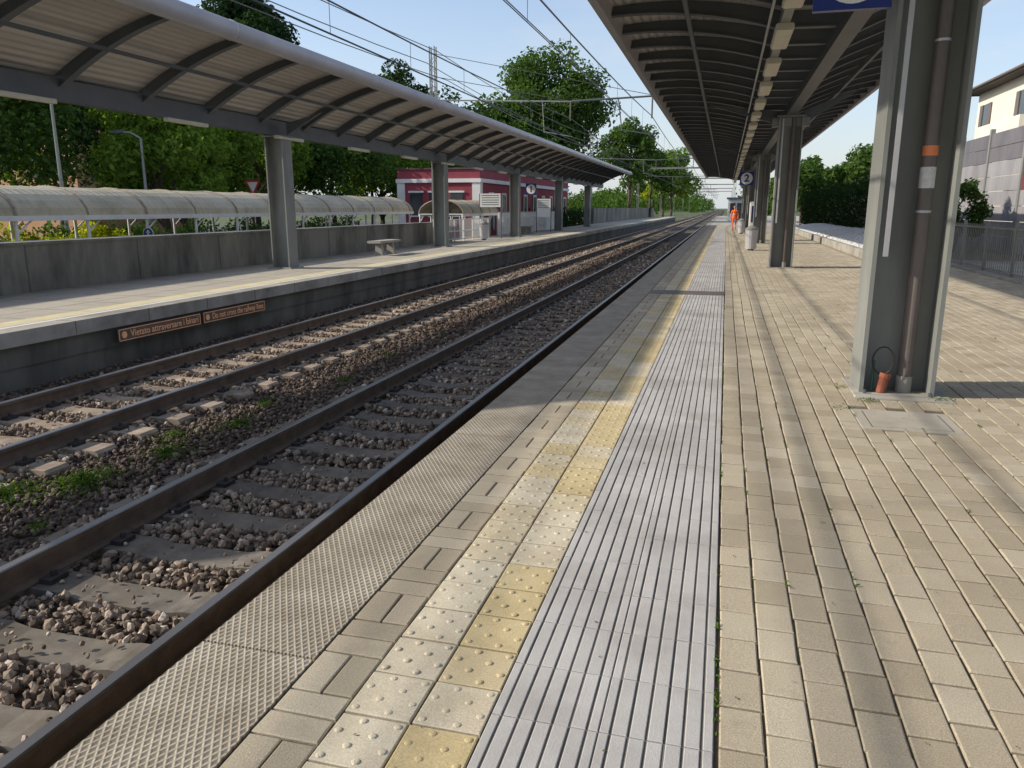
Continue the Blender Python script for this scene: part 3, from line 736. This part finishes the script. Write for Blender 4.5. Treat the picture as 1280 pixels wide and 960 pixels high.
for y in range(33,62,7):
    for z in (1.2,4.4,6.9):
        b.box(X0-.03,X0-.005,y-.6,y+.6,z,z+1.5,'glass'); b.box(X0-.09,X0-.032,y-.75,y+.75,z-.12,z-.002,'concrete'); b.box(X0-.07,X0-.031,y-1.2,y-.6,z,z+1.5,'pipe'); b.box(X0-.07,X0-.031,y+.6,y+1.2,z,z+1.5,'pipe')
b.tube((X0-.1,47,0),(X0-.1,47,ZE),.06,.06,'pipe',8)
b.obj('windows',h)
b=MB(); b.box(X0-1.3,X0-.01,50,58,5.5,5.68,'concrete'); b.box(X0-1.3,X0-1.24,50,58,5.68,6.6,'cream'); b.box(X0-1.24,X0-.01,50,50.06,5.68,6.6,'cream'); b.obj('balcony',h)
h=empty('apartment_block'); b=MB(); b.box(-62,-50,52,66,-1.04,11,'ochre'); b.box(-62.5,-49.5,51.5,66.5,11,11.4,'darkroof')
for x in (-60,-57,-54,-51.5):
    for z in (1,4,7.4): b.box(x-.5,x+.5,51.93,51.98,z,z+1.6,'glass')
for y in (54,57,60,63):
    for z in (1,4,7.4): b.box(-49.98,-49.93,y-.5,y+.5,z,z+1.6,'glass')
b.obj('block',h)
def bin_(x,y):
    b=MB(); b.tube((x,y,.06),(x,y,.78),.2,.24,'steel_light',16); b.tube((x,y,.78),(x,y,.84),.26,.26,'steel',16); b.tube((x,y,.84),(x,y,.95),.22,.08,'steel',16)
    b.tube((x,y,0),(x,y,.06),.12,.12,'steel_dark',12); b.obj('litter_bin')
bin_(1.0,31.5); bin_(1.0,52); bin_(-11.9,38.3)
b=MB(); b.box(.2,2.2,104,108,0,2.7,'white'); b.box(.0,2.4,103.6,108.4,2.7,2.9,'steel_dark'); b.box(.45,1.1,103.95,103.99,.9,2.2,'glass'); b.box(1.3,2.0,103.95,103.99,.05,2.2,'glass')
b.obj('platform_kiosk')
b=MB(); b.box(1.15,1.9,41,42.0,0,1.9,'white',.02); b.box(1.22,1.83,40.97,40.99,.9,1.7,'navy'); b.obj('ticket_machine')

# ------------------------------------------------------------------ person (orange hi-vis worker)
def person(px,py):
    e=empty('railway_worker',(px,py,0)); 
    J={'pel':(0,0,.93),'wai':(0,.01,1.08),'che':(0,.0,1.30),'nk':(0,.0,1.47),'hd':(0,-.01,1.58),
       'sl':(-.19,0,1.41),'el':(-.25,.03,1.13),'wl':(-.24,-.06,.90),'sr':(.19,0,1.41),'er':(.25,.02,1.13),'wr':(.25,-.08,.90),
       'hl':(-.10,0,.88),'kl':(-.11,-.09,.50),'al':(-.11,-.03,.09),'tl':(-.12,-.18,.04),'hr':(.10,0,.88),'kr':(.11,.03,.50),'ar':(.11,.20,.11),'tr':(.12,.07,.04)}
    R={'pel':.145,'wai':.135,'che':.155,'nk':.06,'hd':.06,'sl':.075,'el':.052,'wl':.035,'sr':.075,'er':.052,'wr':.035,'hl':.10,'kl':.068,'al':.045,'tl':.04,'hr':.10,'kr':.068,'ar':.045,'tr':.04}
    E=[('pel','wai'),('wai','che'),('che','nk'),('nk','hd'),('che','sl'),('sl','el'),('el','wl'),('che','sr'),('sr','er'),('er','wr'),('pel','hl'),('hl','kl'),('kl','al'),('al','tl'),('pel','hr'),('hr','kr'),('kr','ar'),('ar','tr')]
    ks=list(J); me=bpy.data.meshes.new('body'); me.from_pydata([J[k] for k in ks],[(ks.index(a),ks.index(c)) for a,c in E],[])
    o=bpy.data.objects.new('body',me); scene.collection.objects.link(o)
    o.modifiers.new('s','SKIN')
    for i,k in enumerate(ks):
        me.skin_vertices[0].data[i].radius=(R[k],R[k]*.8); me.skin_vertices[0].data[i].use_root=(k=='pel')
    o.modifiers.new('ss','SUBSURF').levels=2
    bpy.context.view_layer.update()
    dg=bpy.context.evaluated_depsgraph_get(); m2=bpy.data.meshes.new_from_object(o.evaluated_get(dg)); o.modifiers.clear(); o.data=m2
    for k in('orange','paper','skin','black'): m2.materials.append(M[k])
    for p in m2.polygons:
        z=p.center.z; p.use_smooth=True
        p.material_index=2 if z>1.47 else (3 if z<.11 else (1 if (1.14<z<1.18 or .34<z<.38 or .26<z<.29) else 0))
        if abs(p.center.x)>.2 and z<.93: p.material_index=2
    o.parent=e
    b=MB(); n=14
    for i in range(8):
        a0=math.pi*i/8;a1=math.pi*(i+1)/8
        b.tube((0,-.01,1.66-.12*math.cos(a0)),(0,-.01,1.66-.12*math.cos(a1)),max(.001,.085*math.sin(a0)),max(.001,.085*math.sin(a1)),'skin',n,False)
    b.tube((0,-.095,1.65),(0,-.115,1.635),.012,.016,'skin',6)
    for s in(-1,1): b.tube((s*.08,0,1.64),(s*.098,0,1.66),.02,.025,'skin',6); b.tube((s*.03,-.088,1.675),(s*.03,-.094,1.675),.009,.009,'hair',6)
    b.box(-.022,.022,-.095,-.088,1.60,1.606,'hair')
    for i in range(4,8):
        a0=math.pi*i/8;a1=math.pi*(i+1)/8
        b.tube((0,.005,1.67-.122*math.cos(a0)),(0,.005,1.67-.122*math.cos(a1)),max(.001,.092*math.sin(a0)),max(.001,.092*math.sin(a1)),'hair',n,False)
    b.obj('head',e,smooth=True); b=MB()
    for s,(wx,wy,wz) in ((-1,J['wl']),(1,J['wr'])):
        b.tube((wx,wy,wz),(wx,wy-.02,wz-.09),.03,.04,'skin',8)
        for k in range(4):
            y0=wy-.05+k*.02; L=(.06,.07,.075,.06)[k]
            b.tube((wx,y0,wz-.085),(wx-s*.004,y0,wz-.085-L*.55),.010,.009,'skin',6); b.tube((wx-s*.004,y0,wz-.085-L*.55),(wx-s*.02,y0-.005,wz-.085-L),.009,.007,'skin',6)
        b.tube((wx,wy-.05,wz-.03),(wx-s*.01,wy-.08,wz-.085),.012,.009,'skin',6)
    b.obj('hands',e)
person(.62,60.0)

# ------------------------------------------------------------------ trees
def tree(name,x,y,zc,rx,rz,mat,n,leaf=.16,trunk=.25,clumps=34,z0=-1.03,ry=None):
    ry=ry or rx; e=empty(name,(0,0,0)); b=MB()
    base=Vector((x,y,z0))
    top=zc+rz*.55; H=top-z0
    pts=[base]
    for i in range(1,6): pts.append(Vector((x+random.uniform(-.2,.2)*i*.4,y+random.uniform(-.2,.2)*i*.4,z0+H*i/5)))
    for i in range(5): b.tube(pts[i],pts[i+1],trunk*(1-i*.17),trunk*(1-(i+1)*.17),'bark',9)
    cc=[];
    for i in range(clumps):
        u=rng.uniform(-.75,1); a=rng.uniform(0,2*math.pi); s=math.sqrt(max(0,1-u*u)); rr=rng.uniform(.55,.92)
        c=np.array([x+rx*rr*s*math.cos(a),y+ry*rr*s*math.sin(a),zc+rz*rr*u]); cc.append(c)
        if i%2==0:
            st=pts[min(4,max(1,int((c[2]-z0)/H*5)-1))]; mid=st.lerp(Vector(c),.55)+Vector((0,0,.3))
            b.tube(st,mid,trunk*.32,trunk*.18,'bark',5,False); b.tube(mid,c,trunk*.18,trunk*.05,'bark',5,False)
    b.obj('trunk_and_limbs',e,smooth=True)
    cc=np.array(cc); cr=rng.uniform(.20,.42,clumps)*min(rx,rz)*1.05
    idx=rng.choice(clumps,n,p=cr**2/np.sum(cr**2)); d=rng.normal(size=(n,3)); d/=np.linalg.norm(d,axis=1)[:,None]
    rad=rng.uniform(.25,1.15,n)**.5
    P=cc[idx]+d*(cr[idx]*rad)[:,None]*np.array([1,1,.8])
    V,F=leaves(P,d+np.array([0,0,.5]),leaf); np_obj('foliage',V,F,mat,e)
tree('deciduous_tree',-20.5,92,12.6,6.6,7.2,'leaf_mid',26000,.24,.4,70)
tree('deciduous_tree',-24,88,8.0,7.5,5.5,'leaf_mid',12000,.28,.35,40)
tree('deciduous_tree',-14,118,9,4.5,5.5,'leaf_mid',8000,.28,.3,30)
for (x,y,zc,rx,rz,m,n) in ((-27.5,34,4.2,3.3,3.4,'leaf_bright',11000),(-31,40,4.6,3.6,3.6,'leaf_bright',11000),(-29,44.5,4.8,3.6,3.8,'leaf_bright',11000),(-27,51,4.8,3.8,3.8,'leaf_mid',10000),(-26.5,58,5.2,3.8,4.2,'leaf_bright',9000),
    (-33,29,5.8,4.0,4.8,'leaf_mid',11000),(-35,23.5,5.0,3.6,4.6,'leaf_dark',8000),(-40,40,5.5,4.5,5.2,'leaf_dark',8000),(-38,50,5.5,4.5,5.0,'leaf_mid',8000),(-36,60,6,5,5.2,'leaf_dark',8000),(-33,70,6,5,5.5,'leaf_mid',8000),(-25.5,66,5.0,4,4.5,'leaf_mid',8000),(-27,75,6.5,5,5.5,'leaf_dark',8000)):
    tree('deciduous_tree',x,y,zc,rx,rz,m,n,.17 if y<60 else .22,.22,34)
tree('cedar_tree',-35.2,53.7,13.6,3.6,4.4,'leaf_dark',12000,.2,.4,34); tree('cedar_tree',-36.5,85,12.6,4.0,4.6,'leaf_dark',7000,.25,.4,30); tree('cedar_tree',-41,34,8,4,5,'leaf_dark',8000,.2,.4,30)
tree('deciduous_tree',-11,165,8,5,5,'leaf_bright',5000,.35,.3,26); tree('deciduous_tree',-13,140,7,4.5,5,'leaf_mid',5000,.32,.3,26)
tree('deciduous_tree',-14.5,190,8,6,5,'leaf_yellow',5000,.4,.3,26)
tree('deciduous_tree',10.5,66,3.9,3.2,2.7,'leaf_mid',8000,.2,.25,30,0); tree('deciduous_tree',8,92,3.8,4,3.4,'leaf_mid',6000,.25,.25,26,-1.03)
tree('bush',8.3,32.5,1.6,1.1,1.7,'leaf_mid',5000,.08,.06,24,0)
P=[]
for i in range(420):
    side=rng.choice([-1,1],p=[.55,.45]); y=rng.uniform(200,850); x=(rng.uniform(-120,-13) if side<0 else rng.uniform(6,110)); r=rng.uniform(3,6)
    n=170; d=rng.normal(size=(n,3)); d/=np.linalg.norm(d,axis=1)[:,None]; P.append(np.array([x,y,rng.uniform(2,6)])+d*r*np.array([1,1,1.1])*rng.uniform(.6,1.05,(n,1)))
P=np.concatenate(P); V,F=leaves(P,np.tile([0,0,.5],(len(P),1)),.75); np_obj('distant_trees',V,F,'leaf_mid')
def hedge(name,x0,x1,y0,y1,z0,z1,n,mat,leaf):
    m=n; P=np.stack([rng.uniform(x0,x1,m),rng.uniform(y0,y1,m),rng.uniform(z0,z1,m)],1)
    s=rng.integers(0,4,m); P[s==0,0]=x0; P[s==1,0]=x1; P[s==2,2]=z1; P+=rng.normal(size=(m,3))*leaf*1.3
    P[:,2]+=(.25*np.sin(P[:,1]*1.7)+.18*np.sin(P[:,1]*3.9+1))*np.clip((P[:,2]-z0)/(z1-z0),0,1)
    V,F=leaves(P,np.tile([0,0,.5],(m,1)),leaf); return np_obj(name,V,F,mat)
hedge('ivy_hedge',6.85,7.6,34,78,.1,2.6,24000,'leaf_ivy',.10)
hedge('hedge',-23.6,-22.6,6,46,-1,.55,20000,'leaf_mid',.10)
hedge('yellow_shrub',-21.9,-21.0,19.5,24,-1,.55,4000,'leaf_yellow',.09)
hedge('hedge',-14.9,-14.3,60,130,-1,1.0,12000,'leaf_dark',.14)
b=MB(); b.box(7.1,7.3,34,78,-.02,2.3,'wall_conc'); b.obj('garden_wall')
b=MB(); b.box(-13.3,-13.1,80,150,-.003,1.6,'wall_conc'); b.obj('boundary_wall')

# ------------------------------------------------------------------ light, sky, camera
E=math.radians(30.4); hx,hy=.9649,.2627
L=Vector((hx*math.cos(E),hy*math.cos(E),-math.sin(E)))
sd=bpy.data.lights.new('sun','SUN'); sd.energy=5.0; sd.angle=math.radians(.5); sd.color=(1,.92,.78)
so=bpy.data.objects.new('sun',sd); scene.collection.objects.link(so); so.rotation_euler=L.to_track_quat('-Z','Y').to_euler(); so.location=(-20,-10,20)
w=bpy.data.worlds.new('World'); scene.world=w; w.use_nodes=True; nt=w.node_tree; bg=nt.nodes['Background']
sky=nt.nodes.new('ShaderNodeTexSky'); sky.sky_type='NISHITA'; sky.sun_disc=False; sky.sun_elevation=E; sky.sun_rotation=math.atan2(-hx,-hy)
sky.air_density=1.0; sky.dust_density=1.5; sky.ozone_density=1.5
tc=nt.nodes.new('ShaderNodeTexCoord'); mp=nt.nodes.new('ShaderNodeMapping'); mp.inputs['Scale'].default_value=(1,1,3.5); nt.links.new(tc.outputs['Generated'],mp.inputs[0])
nz=nt.nodes.new('ShaderNodeTexNoise'); nz.inputs['Scale'].default_value=2.2; nz.inputs['Detail'].default_value=7; nz.inputs['Roughness'].default_value=.6; nt.links.new(mp.outputs[0],nz.inputs[0])
rr=ramp(nt,[(.42,(.12,.12,.12)),(.75,(.6,.6,.6))]); nt.links.new(nz.outputs['Fac'],rr.inputs[0])
sp=nt.nodes.new('ShaderNodeSeparateXYZ'); nt.links.new(tc.outputs['Generated'],sp.inputs[0])
hz=mth(nt,'MULTIPLY',mth(nt,'POWER',mth(nt,'SUBTRACT',1,mth(nt,'MAXIMUM',sp.outputs[2],0)),5),.75)
fac=mth(nt,'MAXIMUM',rr.outputs[0],hz)
bl=mixc(nt,1,sky.outputs[0],(1.25,1.28,1.35),'MULTIPLY')
mx=mixc(nt,fac,bl,(5.3,5.6,5.9)); nt.links.new(mx,bg.inputs[0]); bg.inputs[1].default_value=.15
cam=bpy.data.cameras.new('camera'); cam.lens=36*961/1280; cam.sensor_width=36; cam.clip_end=6000; cam.clip_start=.05
co=bpy.data.objects.new('camera',cam); scene.collection.objects.link(co); co.location=(0,0,1.6)
co.rotation_euler=(math.radians(90-12.9),0,math.radians(15.2)); scene.camera=co
scene.view_settings.view_transform='Standard'; scene.view_settings.look='None'; scene.view_settings.exposure=0
